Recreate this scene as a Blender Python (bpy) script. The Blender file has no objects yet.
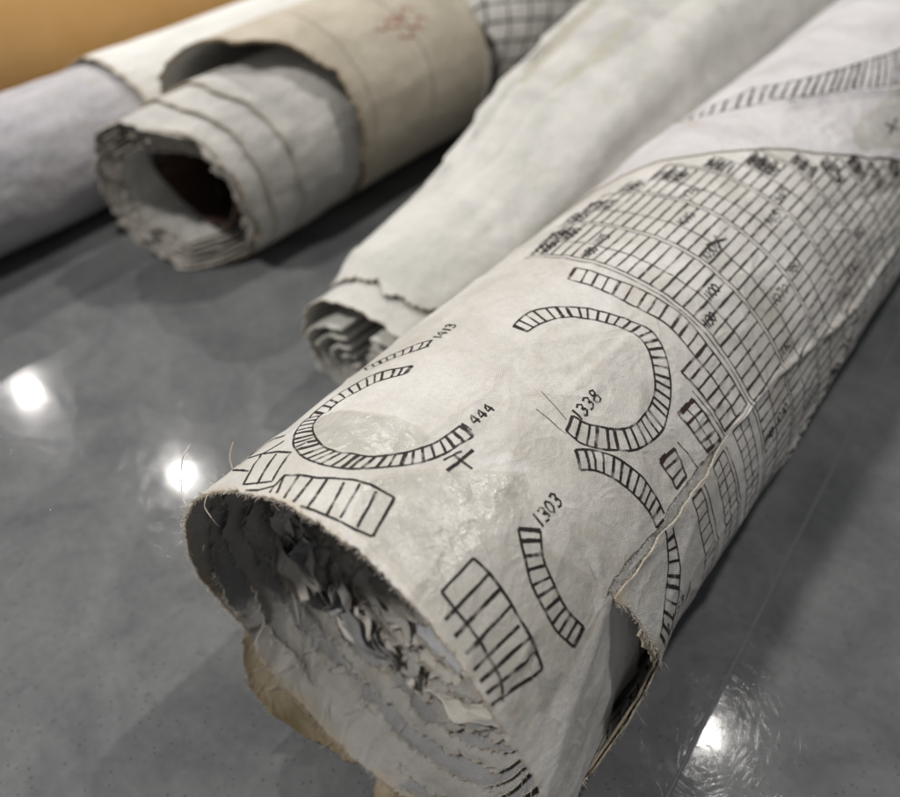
import bpy, bmesh, math, random
import numpy as np
from mathutils import Vector, Matrix, noise as mn
random.seed(7)
SC = bpy.context.scene
COL = SC.collection
CM = 0.01
rad, sin, cos, pi = math.radians, math.sin, math.cos, math.pi

# ------------------------------------------------------------------ helpers
def nz(x, y, z): return mn.noise(Vector((x, y, z)))
def fbm(x, y, z, o=3):
    s = 0; a = 1
    for i in range(o):
        s += a * nz(x, y, z); x *= 2.03; y *= 2.03; z *= 2.03; a *= .5
    return s
def sstep(a, b, x):
    t = min(1, max(0, (x - a) / (b - a))); return t * t * (3 - 2 * t)
def interp(tab, x):
    if x <= tab[0][0]: return tab[0][1]
    for (a, fa), (b, fb) in zip(tab, tab[1:]):
        if x <= b:
            t = (x - a) / (b - a); t = t * t * (3 - 2 * t) if abs(fb - fa) > .3 else t
            return fa + (fb - fa) * t
    return tab[-1][1]

class Geo:
    """vertices in cm, faces with material slot and uv"""
    def __init__(s): s.v = []; s.f = []; s.m = []; s.uv = []; s.at = []
    def vert(s, p, a=0.0): s.v.append((p[0] * CM, p[1] * CM, p[2] * CM)); s.at.append(a); return len(s.v) - 1
    def face(s, idx, m, uvs=None):
        s.f.append(idx); s.m.append(m); s.uv.append(uvs or [(0, 0)] * len(idx))
    def grid(s, P, us, vs, th=0.04, mats=(0, 1, 2), attr=None, uvf=None, closed=False, skip=None):
        """P(u,v,off); a sheet with thickness: front, back and edge strips"""
        nu, nv = len(us), len(vs)
        base = len(s.v)
        for o in (0, -th):
            for u in us:
                for v in vs:
                    s.vert(P(u, v, o), attr(u, v) if attr else 0.0)
        off = nu * nv
        id_ = lambda i, j, k: base + k * off + (i % nu) * nv + j
        uvf = uvf or (lambda u, v: (u * .0873, v))
        n = nu if closed else nu - 1
        UV = [[uvf(u, v) for v in vs] for u in us]
        for i in range(n):
            i2 = (i + 1) % nu
            for j in range(nv - 1):
                uvs = [UV[i][j], UV[i2][j], UV[i2][j + 1], UV[i][j + 1]]
                s.face([id_(i, j, 0), id_(i, j + 1, 0), id_(i + 1, j + 1, 0), id_(i + 1, j, 0)], mats[0], [uvs[0], uvs[3], uvs[2], uvs[1]])
                s.face([id_(i, j, 1), id_(i + 1, j, 1), id_(i + 1, j + 1, 1), id_(i, j + 1, 1)], mats[1], uvs)
            s.face([id_(i, 0, 0), id_(i + 1, 0, 0), id_(i + 1, 0, 1), id_(i, 0, 1)], mats[2])
            s.face([id_(i, nv - 1, 0), id_(i, nv - 1, 1), id_(i + 1, nv - 1, 1), id_(i + 1, nv - 1, 0)], mats[2])
        if not closed:
            for j in range(nv - 1):
                if skip and skip[0] == 'lo' and j < skip[1]: pass
                else: s.face([id_(0, j, 0), id_(0, j, 1), id_(0, j + 1, 1), id_(0, j + 1, 0)], mats[2])
                if skip and skip[0] == 'hi' and j < skip[1]: continue
                s.face([id_(nu - 1, j, 0), id_(nu - 1, j + 1, 0), id_(nu - 1, j + 1, 1), id_(nu - 1, j, 1)], mats[2])
    def tube(s, pts, r, m=0, k=3):
        pts = [Vector(p) for p in pts]
        rings = []
        for i, p in enumerate(pts):
            d = (pts[min(i + 1, len(pts) - 1)] - pts[max(i - 1, 0)])
            if d.length < 1e-6: d = Vector((0, 0, 1))
            d.normalize()
            a = d.orthogonal().normalized(); b = d.cross(a)
            rr = r * (1 if i < len(pts) - 1 else .4)
            rings.append([s.vert(p + (a * cos(2 * pi * q / k) + b * sin(2 * pi * q / k)) * rr) for q in range(k)])
        for A, B in zip(rings, rings[1:]):
            for q in range(k): s.face([A[q], A[(q + 1) % k], B[(q + 1) % k], B[q]], m)
        s.face(rings[0][::-1], m); s.face(rings[-1], m)
    def build(s, name, mats, parent=None, smooth=True):
        me = bpy.data.meshes.new(name)
        me.from_pydata(s.v, [], s.f)
        for m in mats: me.materials.append(m)
        me.polygons.foreach_set('material_index', s.m)
        me.polygons.foreach_set('use_smooth', [smooth] * len(s.f))
        uvl = me.uv_layers.new(name='sheet')
        uvl.data.foreach_set('uv', [c for f in s.uv for p in f for c in p])
        at = me.attributes.new('stain', 'FLOAT', 'POINT'); at.data.foreach_set('value', s.at)
        me.update()
        o = bpy.data.objects.new(name, me); COL.objects.link(o)
        if parent: o.parent = parent; o.matrix_parent_inverse = parent.matrix_world.inverted()
        return o

def empty(name, loc, label, cat, group=None):
    o = bpy.data.objects.new(name, None); COL.objects.link(o)
    o.location = [c * CM for c in loc]; o.empty_display_size = .01
    o['label'] = label; o['category'] = cat
    if group: o['group'] = group
    bpy.context.view_layer.update()
    return o

# ------------------------------------------------------------------ materials
def nodes(name):
    m = bpy.data.materials.new(name); m.use_nodes = True
    t = m.node_tree; b = t.nodes['Principled BSDF']
    return m, t, b
def N(t, typ, **k):
    n = t.nodes.new(typ)
    for a, b in k.items(): setattr(n, a, b)
    return n
def ramp(t, src, stops):
    r = N(t, 'ShaderNodeValToRGB'); t.links.new(src, r.inputs[0])
    e = r.color_ramp.elements
    while len(e) < len(stops): e.new(.5)
    for el, (p, c) in zip(e, stops): el.position = p; el.color = (*c, 1) if len(c) == 3 else c
    return r.outputs[0]
def math_(t, op, a, b=None, c=None):
    n = N(t, 'ShaderNodeMath', operation=op)
    for i, x in enumerate((a, b, c)):
        if x is None: continue
        if isinstance(x, (int, float)): n.inputs[i].default_value = x
        else: t.links.new(x, n.inputs[i])
    return n.outputs[0]
def mix(t, fac, a, b, mode='MIX'):
    n = N(t, 'ShaderNodeMix', data_type='RGBA', blend_type=mode)
    if isinstance(fac, (int, float)): n.inputs[0].default_value = fac
    else: t.links.new(fac, n.inputs[0])
    for s, x in ((6, a), (7, b)):
        if isinstance(x, tuple): n.inputs[s].default_value = (*x, 1)
        else: t.links.new(x, n.inputs[s])
    return n.outputs[2]
def noise_(t, co, scale, detail=5, rough=.55, dist=0):
    n = N(t, 'ShaderNodeTexNoise'); n.inputs['Scale'].default_value = scale
    n.inputs['Detail'].default_value = detail; n.inputs['Roughness'].default_value = rough
    n.inputs['Distortion'].default_value = dist
    t.links.new(co, n.inputs['Vector']); return n.outputs['Fac']

def cloth_mat(name, c1, c2, stain=(.42, .33, .2), weave=.5, rough=.75, bump=.35, speck=.0, patch=(.45, .435, .39), mott=(.38, .62), period=.05, wrinkle=.6):
    m, t, b = nodes(name)
    tc = N(t, 'ShaderNodeTexCoord'); ob = tc.outputs['Object']; uv = tc.outputs['UV']
    big = noise_(t, ob, 38, 6, .6, .4)
    col = mix(t, ramp(t, big, [(mott[0], (0, 0, 0)), (mott[1], (1, 1, 1))]), c1, c2)
    # yellowish age spots
    sp = noise_(t, ob, 90, 4, .6, .8)
    col = mix(t, ramp(t, sp, [(.6, (0, 0, 0)), (.76, (.38,) * 3)]), col, stain)
    fine = noise_(t, ob, 900, 3, .7)
    col = mix(t, .22, col, ramp(t, fine, [(.3, (.45,) * 3), (.7, (1, 1, 1))]), 'MULTIPLY')
    # stain attribute: positive = glossy varnished patch, negative = brown edge staining
    at = N(t, 'ShaderNodeAttribute', attribute_name='stain')
    wob = math_(t, 'MULTIPLY_ADD', noise_(t, ob, 220, 4), .5, -.25)
    pos = math_(t, 'ADD', at.outputs['Fac'], wob)
    pf = N(t, 'ShaderNodeMapRange'); pf.inputs[1].default_value = .42; pf.inputs[2].default_value = .62; t.links.new(pos, pf.inputs[0])
    col = mix(t, math_(t, 'MULTIPLY', math_(t, 'MULTIPLY', pf.outputs[0], ramp(t, noise_(t, ob, 150, 5, .65), [(.3, (.35,) * 3), (.65, (1,) * 3)])), .95), col, patch)
    ring = math_(t, 'SUBTRACT', 1.0, math_(t, 'DIVIDE', math_(t, 'ABSOLUTE', math_(t, 'SUBTRACT', pos, .47)), .09)); ring.node.use_clamp = True
    col = mix(t, math_(t, 'MULTIPLY', ring, .28), col, stain)
    neg = N(t, 'ShaderNodeMapRange'); neg.inputs[1].default_value = -.15; neg.inputs[2].default_value = -1.1; t.links.new(pos, neg.inputs[0])
    col = mix(t, math_(t, 'MULTIPLY', neg.outputs[0], .75), col, stain)
    # weave
    sx = N(t, 'ShaderNodeSeparateXYZ'); t.links.new(uv, sx.inputs[0])
    k = 2 * pi / period
    jit = math_(t, 'MULTIPLY', noise_(t, ob, 60, 2), 5.0)
    wx = math_(t, 'SINE', math_(t, 'MULTIPLY_ADD', sx.outputs[0], k, jit))
    wy = math_(t, 'SINE', math_(t, 'MULTIPLY_ADD', sx.outputs[1], k, jit))
    w = math_(t, 'MULTIPLY', wx, wy)
    keep = math_(t, 'SUBTRACT', 1.0, math_(t, 'MULTIPLY', pf.outputs[0], .75))
    amt = ramp(t, noise_(t, ob, 120, 3), [(.35, (.35,) * 3), (.6, (1,) * 3)])
    cw = math_(t, 'MULTIPLY_ADD', math_(t, 'MULTIPLY', math_(t, 'MULTIPLY', w, keep), amt), .26 * weave, 1.0)
    vm = N(t, 'ShaderNodeVectorMath', operation='SCALE'); t.links.new(col, vm.inputs[0]); t.links.new(cw, vm.inputs['Scale'])
    t.links.new(vm.outputs[0], b.inputs['Base Color'])
    h = math_(t, 'MULTIPLY', math_(t, 'MULTIPLY', w, weave * .00003), keep)
    h = math_(t, 'ADD', h, math_(t, 'MULTIPLY', noise_(t, ob, 140, 6, .6, .3), .0009 * bump))
    h = math_(t, 'ADD', h, math_(t, 'MULTIPLY', fine, .00012 * bump))
    for sc_, am in ((34, .00030), (75, .00016)):
        rg = math_(t, 'SUBTRACT', 1.0, math_(t, 'MULTIPLY', math_(t, 'ABSOLUTE', math_(t, 'SUBTRACT', noise_(t, ob, sc_, 2, .45, 1.2), .5)), 11.0)); rg.node.use_clamp = True
        h = math_(t, 'ADD', h, math_(t, 'MULTIPLY', rg, am * wrinkle))
    bp = N(t, 'ShaderNodeBump'); bp.inputs['Strength'].default_value = 1; bp.inputs['Distance'].default_value = 1
    t.links.new(h, bp.inputs['Height']); t.links.new(bp.outputs[0], b.inputs['Normal'])
    rr = math_(t, 'MULTIPLY_ADD', pf.outputs[0], -.36, rough)
    t.links.new(rr, b.inputs['Roughness'])
    b.inputs['Specular IOR Level'].default_value = .35
    b.inputs['Sheen Weight'].default_value = .08
    return m

M = {}
M['canvas'] = cloth_mat('printed_canvas', (.585, .56, .515), (.735, .715, .68), weave=1.0, bump=.7, rough=.56)
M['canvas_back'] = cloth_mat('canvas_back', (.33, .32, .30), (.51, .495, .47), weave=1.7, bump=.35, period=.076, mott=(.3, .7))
M['fray'] = cloth_mat('frayed_edge', (.60, .53, .44), (.74, .68, .60), weave=0, bump=1.2)
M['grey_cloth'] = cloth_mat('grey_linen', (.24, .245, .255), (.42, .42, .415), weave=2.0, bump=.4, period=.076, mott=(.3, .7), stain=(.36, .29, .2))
M['ivory_cloth'] = cloth_mat('pale_torn_linen', (.56, .53, .48), (.68, .65, .6), weave=1.6, bump=.3, period=.076)
M['blue_cloth'] = cloth_mat('bluish_linen', (.50, .52, .56), (.60, .61, .64), weave=1.6, bump=.3, period=.076)
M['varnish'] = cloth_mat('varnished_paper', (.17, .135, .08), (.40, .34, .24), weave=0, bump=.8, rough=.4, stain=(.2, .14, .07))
M['tan'] = cloth_mat('tan_paper', (.49, .435, .34), (.59, .535, .43), weave=0, bump=.6, stain=(.36, .27, .18))
M['paper'] = cloth_mat('worn_white_paper', (.50, .49, .465), (.66, .64, .60), weave=.2, bump=1.3, stain=(.4, .36, .3))
M['lilac_canvas'] = cloth_mat('lilac_white_canvas', (.58, .56, .57), (.70, .685, .69), weave=.6, bump=.6, rough=.6)
M['lining'] = cloth_mat('pale_lining', (.66, .65, .62), (.74, .73, .70), weave=.2, bump=.8)
M['ivory'] = cloth_mat('ivory_paper', (.78, .77, .73), (.84, .83, .80), weave=0, bump=.4)
M['lilac'] = cloth_mat('lilac_grey_cloth', (.47, .46, .49), (.58, .56, .58), weave=.3, bump=1.4)
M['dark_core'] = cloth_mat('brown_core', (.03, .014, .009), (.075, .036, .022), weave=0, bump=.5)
M['ochre'] = cloth_mat('ochre_board', (.62, .36, .12), (.68, .41, .16), weave=0, bump=.25, stain=(.45, .25, .08), mott=(.3, .8), wrinkle=0)
M['cream'] = cloth_mat('cream_mid_sheet', (.545, .54, .505), (.665, .655, .62), weave=.1, bump=.7, stain=(.45, .40, .28), patch=(.46, .43, .34))

def ink_mat(name, col, lo=.36, hi=.50, fade=1.0):
    m, t, b = nodes(name)
    b.inputs['Base Color'].default_value = (*col, 1); b.inputs['Roughness'].default_value = .6
    b.inputs['Specular IOR Level'].default_value = .25
    tc = N(t, 'ShaderNodeTexCoord'); sx = N(t, 'ShaderNodeSeparateXYZ'); t.links.new(tc.outputs['UV'], sx.inputs[0])
    # u runs -1..1 across the stroke: ragged bleeding edge and worn, broken ink
    a = math_(t, 'ABSOLUTE', sx.outputs[0])
    n1 = noise_(t, tc.outputs['Object'], 1500, 3, .7)
    n2 = noise_(t, tc.outputs['Object'], 260, 3, .6)
    e = math_(t, 'SUBTRACT', math_(t, 'MULTIPLY_ADD', n1, .9, .55), a)
    e = math_(t, 'MULTIPLY', e, 5.0)
    e.node.use_clamp = True
    w = N(t, 'ShaderNodeMapRange'); w.inputs[1].default_value = lo; w.inputs[2].default_value = hi; w.inputs[3].default_value = .35; w.inputs[4].default_value = fade
    t.links.new(n2, w.inputs[0])
    t.links.new(math_(t, 'MULTIPLY', e, w.outputs[0]), b.inputs['Alpha'])
    return m
M['ink'] = ink_mat('black_ink', (.022, .018, .017))
M['ink_grey'] = ink_mat('grey_ink', (.045, .04, .038), fade=.9)
M['ink_brown'] = ink_mat('brown_ink', (.05, .028, .024), fade=.9)
M['ink_red'] = ink_mat('red_pencil', (.42, .12, .06), lo=.4, hi=.6, fade=.6)

# ------------------------------------------------------------------ ink strokes on a surface
def cr(pts, step=.08, kx=.0873):
    """Catmull-Rom resampling of (theta,y) points"""
    if len(pts) == 2:
        (a, b), (c, d) = pts
        n = max(1, int(math.hypot((c - a) * kx, d - b) / step))
        return [(a + (c - a) * i / n, b + (d - b) * i / n) for i in range(n + 1)]
    P = [pts[0]] + list(pts) + [pts[-1]]; out = []
    for i in range(1, len(P) - 2):
        p0, p1, p2, p3 = P[i - 1:i + 3]
        n = max(1, int(math.hypot((p2[0] - p1[0]) * kx, p2[1] - p1[1]) / step))
        for k in range(n):
            t = k / n
            out.append(tuple(.5 * ((2 * p1[c]) + (p2[c] - p0[c]) * t + (2 * p0[c] - 5 * p1[c] + 4 * p2[c] - p3[c]) * t * t + (3 * p1[c] - p0[c] - 3 * p2[c] + p3[c]) * t ** 3) for c in (0, 1)))
    out.append(pts[-1]); return out

class Ink:
    def __init__(s, geo, P, kx=.0873, ok=None): s.g, s.P, s.kx, s.ok = geo, P, kx, ok
    def line(s, pts, w=.05, m=3, smooth=True, wob=.012):
        pts = cr(pts, .09, s.kx) if smooth else sum([cr([a, b], .09, s.kx)[:-1] for a, b in zip(pts, pts[1:])], []) + [pts[-1]]
        sd = random.random() * 90
        k = s.kx; L = []
        for i, (a, y) in enumerate(pts):
            b0 = pts[max(i - 1, 0)]; b1 = pts[min(i + 1, len(pts) - 1)]
            dx, dy = (b1[0] - b0[0]) * k, b1[1] - b0[1]; l = math.hypot(dx, dy) or 1
            nx, ny = -dy / l, dx / l
            j = wob * nz(i * .33, sd, 1.3); ww = w * .64 * (1 + .35 * nz(i * .25, sd, 7.7))
            o = .009
            pa = (a + (nx * (j + ww)) / k, y + ny * (j + ww)); pb = (a + (nx * (j - ww)) / k, y + ny * (j - ww))
            L.append((s.P(*pa, o), s.P(*pb, o), (a, y)))
        pv = None
        for A, B, c in L:
            if s.ok and not s.ok(*c): pv = None; continue
            cur = (s.g.vert(A), s.g.vert(B))
            if pv: s.g.face([pv[0], pv[1], cur[1], cur[0]], m, [(1, 0), (-1, 0), (-1, 1), (1, 1)])
            pv = cur
    def ladder(s, o, i, n, w=.045, wr=.05, m=3, ends=True):
        s.line(o, w, m); s.line(i, w, m)
        O = cr(o, .05, s.kx); I = cr(i, .05, s.kx)
        def at(L, t):
            D = [0]
            for a, b in zip(L, L[1:]): D.append(D[-1] + math.hypot((b[0] - a[0]) * s.kx, b[1] - a[1]))
            x = t * D[-1]
            for q in range(len(L) - 1):
                if D[q + 1] >= x:
                    f = (x - D[q]) / max(1e-6, D[q + 1] - D[q]); return (L[q][0] + (L[q + 1][0] - L[q][0]) * f, L[q][1] + (L[q + 1][1] - L[q][1]) * f)
            return L[-1]
        for q in range(n + 1):
            if not ends and q in (0, n): continue
            t = min(1, max(0, q / n + (random.uniform(-.12, .12) / n if 0 < q < n else 0)))
            a, b = at(O, t), at(I, t)
            s.line([a, b], wr * random.uniform(.8, 1.35) * (1.5 if q in (0, n) else 1), m)
    def text(s, txt, a, y, h, w=None, ang=0, lw=.035, m=3, sp=1.25):
        """baseline along +y starting at (a,y); up is -theta; ang turns it, h,w in cm"""
        w = w or h * .6
        ca, sa = cos(rad(ang)), sin(rad(ang))
        for c in txt:
            for st in GL.get(c, []):
                pts = []
                for gx, gy in st:
                    px, py = gx * w + .12 * gy * w, gy * h
                    jx, jy = random.uniform(-.04, .04) * w, random.uniform(-.04, .04) * h
                    X, Y = (px + jx) * ca - (py + jy) * sa, (px + jx) * sa + (py + jy) * ca
                    pts.append((a - Y / s.kx, y + X))
                s.line(pts, lw, m, smooth=len(pts) > 3, wob=.004)
            y += w * sp * ca * (.6 if c == '1' else 1); a -= w * sp * sa / s.kx * (.6 if c == '1' else 1)
GL = {'0': [[(.5, 1), (.1, .7), (.1, .3), (.5, 0), (.9, .3), (.9, .7), (.5, 1)]],
      '1': [[(.3, 1), (.3, 0)]],
      '2': [[(.1, .8), (.4, 1), (.8, .85), (.7, .5), (.1, 0), (.9, 0)]],
      '3': [[(.1, .9), (.5, 1), (.85, .8), (.7, .56), (.4, .52)], [(.4, .52), (.8, .42), (.9, .2), (.5, 0), (.1, .1)]],
      '4': [[(.7, 0), (.7, 1), (.1, .35), (1, .35)]],
      '5': [[(.9, 1), (.2, 1), (.15, .55)], [(.15, .55), (.6, .6), (.9, .35), (.6, 0), (.1, .08)]],
      '6': [[(.8, 1), (.3, .7), (.1, .3), (.4, 0), (.85, .15), (.8, .45), (.4, .5), (.12, .3)]],
      '7': [[(.1, 1), (.9, 1), (.4, 0)]],
      '8': [[(.5, .54), (.2, .66), (.2, .9), (.5, 1), (.8, .9), (.8, .66), (.5, .54)], [(.5, .54), (.1, .38), (.1, .12), (.5, 0), (.9, .12), (.9, .38), (.5, .54)]],
      '9': [[(.85, .7), (.5, .5), (.15, .7), (.5, 1), (.85, .8), (.8, .4), (.5, 0)]]}

# ================================================================== THE SETTING: two table tops meeting at a seam
def table_material():
    m, t, b = nodes('grey_laminate')
    tc = N(t, 'ShaderNodeTexCoord'); ob = tc.outputs['Object']
    a = noise_(t, ob, 26, 7, .66, .5); c = noise_(t, ob, 300, 3, .6)
    col = ramp(t, a, [(.3, (.106, .111, .115)), (.7, (.195, .200, .204))])
    v = N(t, 'ShaderNodeTexVoronoi'); v.inputs['Scale'].default_value = 800; t.links.new(ob, v.inputs['Vector'])
    rnd = N(t, 'ShaderNodeSeparateColor'); t.links.new(v.outputs['Color'], rnd.inputs[0])
    fl = math_(t, 'MULTIPLY', math_(t, 'LESS_THAN', v.outputs['Distance'], .26), math_(t, 'GREATER_THAN', rnd.outputs[0], .86))
    col = mix(t, math_(t, 'MULTIPLY', fl, .6), col, (.045, .045, .048))
    col = mix(t, .35, col, ramp(t, c, [(.3, (.6,) * 3), (.7, (1,) * 3)]), 'MULTIPLY')
    t.links.new(col, b.inputs['Base Color'])
    # fine scratches in many directions, seen only where a lamp is mirrored
    h = None
    for i, (rot, s1, s2) in enumerate(((12, 2600, 90), (75, 2400, 60), (128, 2800, 80), (160, 2300, 70), (40, 2600, 75), (101, 2500, 90))):
        mp = N(t, 'ShaderNodeMapping'); mp.inputs['Scale'].default_value = (s1, s2, 1)
        mr_ = N(t, 'ShaderNodeMapping'); mr_.inputs['Rotation'].default_value = (0, 0, rad(rot))
        mp.inputs['Location'].default_value = (i * 3.7, i * 1.3, 0)
        dn = N(t, 'ShaderNodeTexNoise'); dn.inputs['Scale'].default_value = 12; dn.inputs['Detail'].default_value = 1
        t.links.new(ob, dn.inputs['Vector'])
        ad = N(t, 'ShaderNodeVectorMath', operation='MULTIPLY_ADD'); ad.inputs[1].default_value = (.02,) * 3
        t.links.new(dn.outputs['Color'], ad.inputs[0]); t.links.new(ob, ad.inputs[2])
        t.links.new(ad.outputs[0], mr_.inputs[0]); t.links.new(mr_.outputs[0], mp.inputs[0])
        n = noise_(t, mp.outputs[0], 1, 2, .5)
        r = ramp(t, n, [(.60, (0, 0, 0)), (.70, (1, 1, 1))])
        h = r if h is None else math_(t, 'ADD', h, r)
    h = math_(t, 'MULTIPLY', h, -.000003)
    h = math_(t, 'ADD', h, math_(t, 'MULTIPLY', noise_(t, ob, 700, 4, .7), .0000025))
    bp = N(t, 'ShaderNodeBump'); bp.inputs['Distance'].default_value = 1; t.links.new(h, bp.inputs['Height'])
    t.links.new(bp.outputs[0], b.inputs['Normal'])
    t.links.new(ramp(t, a, [(.3, (.06,) * 3), (.7, (.08,) * 3)]), b.inputs['Roughness'])
    b.inputs['Specular IOR Level'].default_value = .04
    return m
M['table'] = table_material()
m, t, b = nodes('worn_table_edge'); b.inputs['Base Color'].default_value = (.2, .195, .185, 1); b.inputs['Roughness'].default_value = .35
tc = N(t, 'ShaderNodeTexCoord'); t.links.new(ramp(t, noise_(t, tc.outputs['Object'], 500), [(.35, (.07, .07, .07)), (.65, (.17, .165, .155))]), b.inputs['Base Color'])
M['table_edge'] = m

def table(name, x0, x1, tilt, seam_left):
    """slab with a rounded worn lip along the seam; the seam runs from (-0.38,y 9) to (-0.72,y 16) as in the photo"""
    g = Geo()
    lip = [(0, -.25), (0, -.05), (.008, -.022), (.022, -.008), (.045, 0)]
    ys = [-60 + i * 2 for i in range(140)]
    rows = []
    for y in ys:
        sx = -.14 - .0365 * (y - 3)
        if y > 40: sx = -.14 - .0365 * 37
        row = []
        sgn = -1 if seam_left else 1
        for dx, dz in lip: row.append((sx + sgn * (dx + .02), dz))
        for d in (1, 3, 8, 20, 60, 160): row.append((sx + sgn * (.1 + d), 0))
        row = [(x, z + tilt * (abs(x - sx))) for x, z in row]
        row.append((row[-1][0], -3)); row.append((row[0][0], -3))
        rows.append([g.vert((x, y, z)) for x, z in row])
    for A, B in zip(rows, rows[1:]):
        n = len(A)
        for i in range(n):
            j = (i + 1) % n
            f = [A[i], A[j], B[j], B[i]]
            g.face(f if not seam_left else f[::-1], 1 if i < 3 else 0)
    g.face(rows[0], 0); g.face(rows[-1][::-1], 0)
    o = g.build(name, [M['table'], M['table_edge']])
    o.data.polygons.foreach_set('use_smooth', [False] * len(o.data.polygons))
    o['kind'] = 'structure'
    return o
table('table_top', 0, 0, 0, True)
o = table('table_top', 0, 0, -.035, False)
o['label'] = 'scratched grey table top right of the seam'
bpy.data.objects['table_top']['label'] = 'smooth grey table top under the rolls'

# ================================================================== MAIN PRINTED CANVAS ROLL
XC, ZC, R = -6.94, 5.0, 5.0
CREASES = [((18.5, 8.46), (56.6, 8.47), .05, .16), ((40, 8.7), (52, 8.48), -.05, .12), ((48.8, 6.67), (48.2, 5.11), -.05, .1),
           ((61.2, 5.98), (45.4, 6.28), .05, .13), ((17.5, 13.81), (15.7, 10.82), .05, .2), ((-.1, 9.51), (35.6, 10.78), -.05, .25),
           ((-26.3, 14.59), (-33, 11.53), .06, .3), ((-19.5, 8.59), (4.7, 8.96), .05, .2), ((-44, 7.82), (-16, 8.89), -.05, .2),
           ((21.4, 7.4), (22.3, 5.86), -.03, .15), ((28.2, 9.3), (41, 9.42), .04, .12), ((56.7, 8.93), (53.9, 12.2), .05, .15),
           ((-45, 30.2), (3, 26.2), .10, .5), ((-8, 27), (40, 27.2), -.12, .4), ((-44, 25.6), (-18, 23.6), .08, .4),
           ((55, 14.2), (56, 16.6), .08, .12), ((56, 16.6), (63, 19.7), .12, .13), ((63, 19.7), (69, 22.9), .16, .15), ((69, 22.9), (70, 27), .12, .2), ((69, 22.9), (84, 20.6), .13, .14), ((84, 20.6), (95, 17), .12, .14),
           ((-10, 10.5), (12, 13.2), .035, .22), ((2, 9.4), (12, 7.2), .035, .14), ((5, 8.2), (30, 7.2), -.03, .2), ((-40, 8.9), (-20, 11.5), .04, .25), ((30, 22), (60, 30), -.06, .4)]
CREASES = [(a[0] * .0873, a[1], b[0] * .0873, b[1], h, w) for a, b, h, w in CREASES]
def wrap(th):
    th = th % 360
    return th - 360 if th > 180 else th
def disp(th, y):
    s, c = sin(rad(th)), cos(rad(th))
    d = .10 * nz(s * 1.3, c * 1.3, y * .10 + 3) + .045 * nz(s * 3.2, c * 3.2, y * .5) + .014 * nz(s * 9 + 4, c * 9, y * 1.5)
    # soft longitudinal buckling
    rn = 1 - abs(nz(s * 4 + 2, c * 4, y * .42 + 9)) * 5
    if rn > 0: d += .032 * rn * rn
    t = wrap(th)
    if -70 < t < 110:
        x = t * .0873
        for ax, ay, bx, by, h, w in CREASES:
            if abs(y - (ay + by) / 2) > abs(by - ay) / 2 + 3 * w: continue
            ux, uy = bx - ax, by - ay; L2 = ux * ux + uy * uy
            q = max(0, min(1, ((x - ax) * ux + (y - ay) * uy) / L2))
            dd = math.hypot(x - ax - q * ux, y - ay - q * uy) / w
            if dd < 3: d += 1.35 * h * math.exp(-dd * 1.6) * min(1, 4 * q + .2, 4 * (1 - q) + .2)
    return d
def edge_pull(th, y):           # the flap right of the tear stands away from the roll near its free end
    t = th % 360
    if 57 <= t <= 150 and y < 11.5:
        return .30 * sstep(57, 92, t) * (1 - sstep(112, 150, t)) * (1 - sstep(8.0, 11.5, y))
    return 0
def PM(th, y, o=0):
    r = R + disp(th, y) + edge_pull(th, y) + o
    a = rad(th)
    x = XC + r * sin(a); z = ZC + r * cos(a)
    # lifts a little off the table at its open end where the stained sheet lies under it
    t = th % 360
    z += .32 * (sstep(150, 185, t) * (1 - sstep(235, 262, t))) * (1 - sstep(6.0, 10, y))
    return (x, y, max(z, .03 + (.04 + o)))
NEAR = [(57, 8.72), (60, 8.85), (64, 9.0), (69, 9.1), (76, 9.2), (82, 9.4), (86, 9.55), (91, 9.6), (95, 9.0), (99, 8.2), (103, 7.2), (110, 6.4), (122, 5.7), (140, 5.35), (165, 5.2), (185, 5.1),
        (205, 5.2), (222, 5.15), (228, 5.25), (232, 5.75), (234, 5.3), (245, 5.2), (270, 5.0), (300, 5.1), (312, 5.2), (330, 5.3), (345, 5.4), (360, 5.38), (371, 5.4), (391, 5.25), (408, 5.12), (415, 5.15), (434, 5.3), (470, 5.5)]
def jag(u, sd, a=.05): return a * (fbm(u * .9, sd, 0, 3)) + a * .5 * abs(nz(u * 3.1, sd, 5)) + a * .8 * fbm(u * .2, sd, 9, 2)
def near(th): return interp(NEAR, th) + jag(th, 2.2, .05)
def gap(y): return 1 - sstep(12.6, 14.0, y)
def tearL(y):
    return 415 - gap(y) * (1.2 + 1.0 * fbm(y * .9, 4, 1) + .3 * nz(y * 7, 1, 1)) * sstep(8.3, 9.0, y) - .0
def tearR(y):
    zig = abs((y * 9.0) % 1 - .5) * 1.0
    return 55 + gap(y) * (1.9 + 1.0 * fbm(y * .9, 4, 1) + zig * .7 + .3 * nz(y * 8, 3, 1))
def sub_th(th, y):              # bends the first and last columns onto the torn edges
    if th < 63: return th + (tearR(y) - 55) * (1 - sstep(0, 1, (th - 55) / 8))
    if th > 407: return th + (tearL(y) - 415) * sstep(0, 1, (th - 407) / 8)
    return th
VS = [0, .03, .07] + [.12 + .1 * i for i in range(110)] + [11.2 + .2 * i for i in range(80)]
VS += [VS[-1] + .6 * (i + 1) for i in range(50)]
VN = VS[-1]
def near0(u):
    return near(u if u >= 57 else 57)
def P_outer(u, v, o):
    n = near0(u)
    y = n + v - (n - 5.2) * sstep(0, 25, v)
    return PM(sub_th(u, y), y, o)
def in_poly(x, y, poly):
    c = False
    for (x1, y1), (x2, y2) in zip(poly, poly[1:] + poly[:1]):
        if (y1 > y) != (y2 > y) and x < (x2 - x1) * (y - y1) / (y2 - y1) + x1: c = not c
    return c
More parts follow.
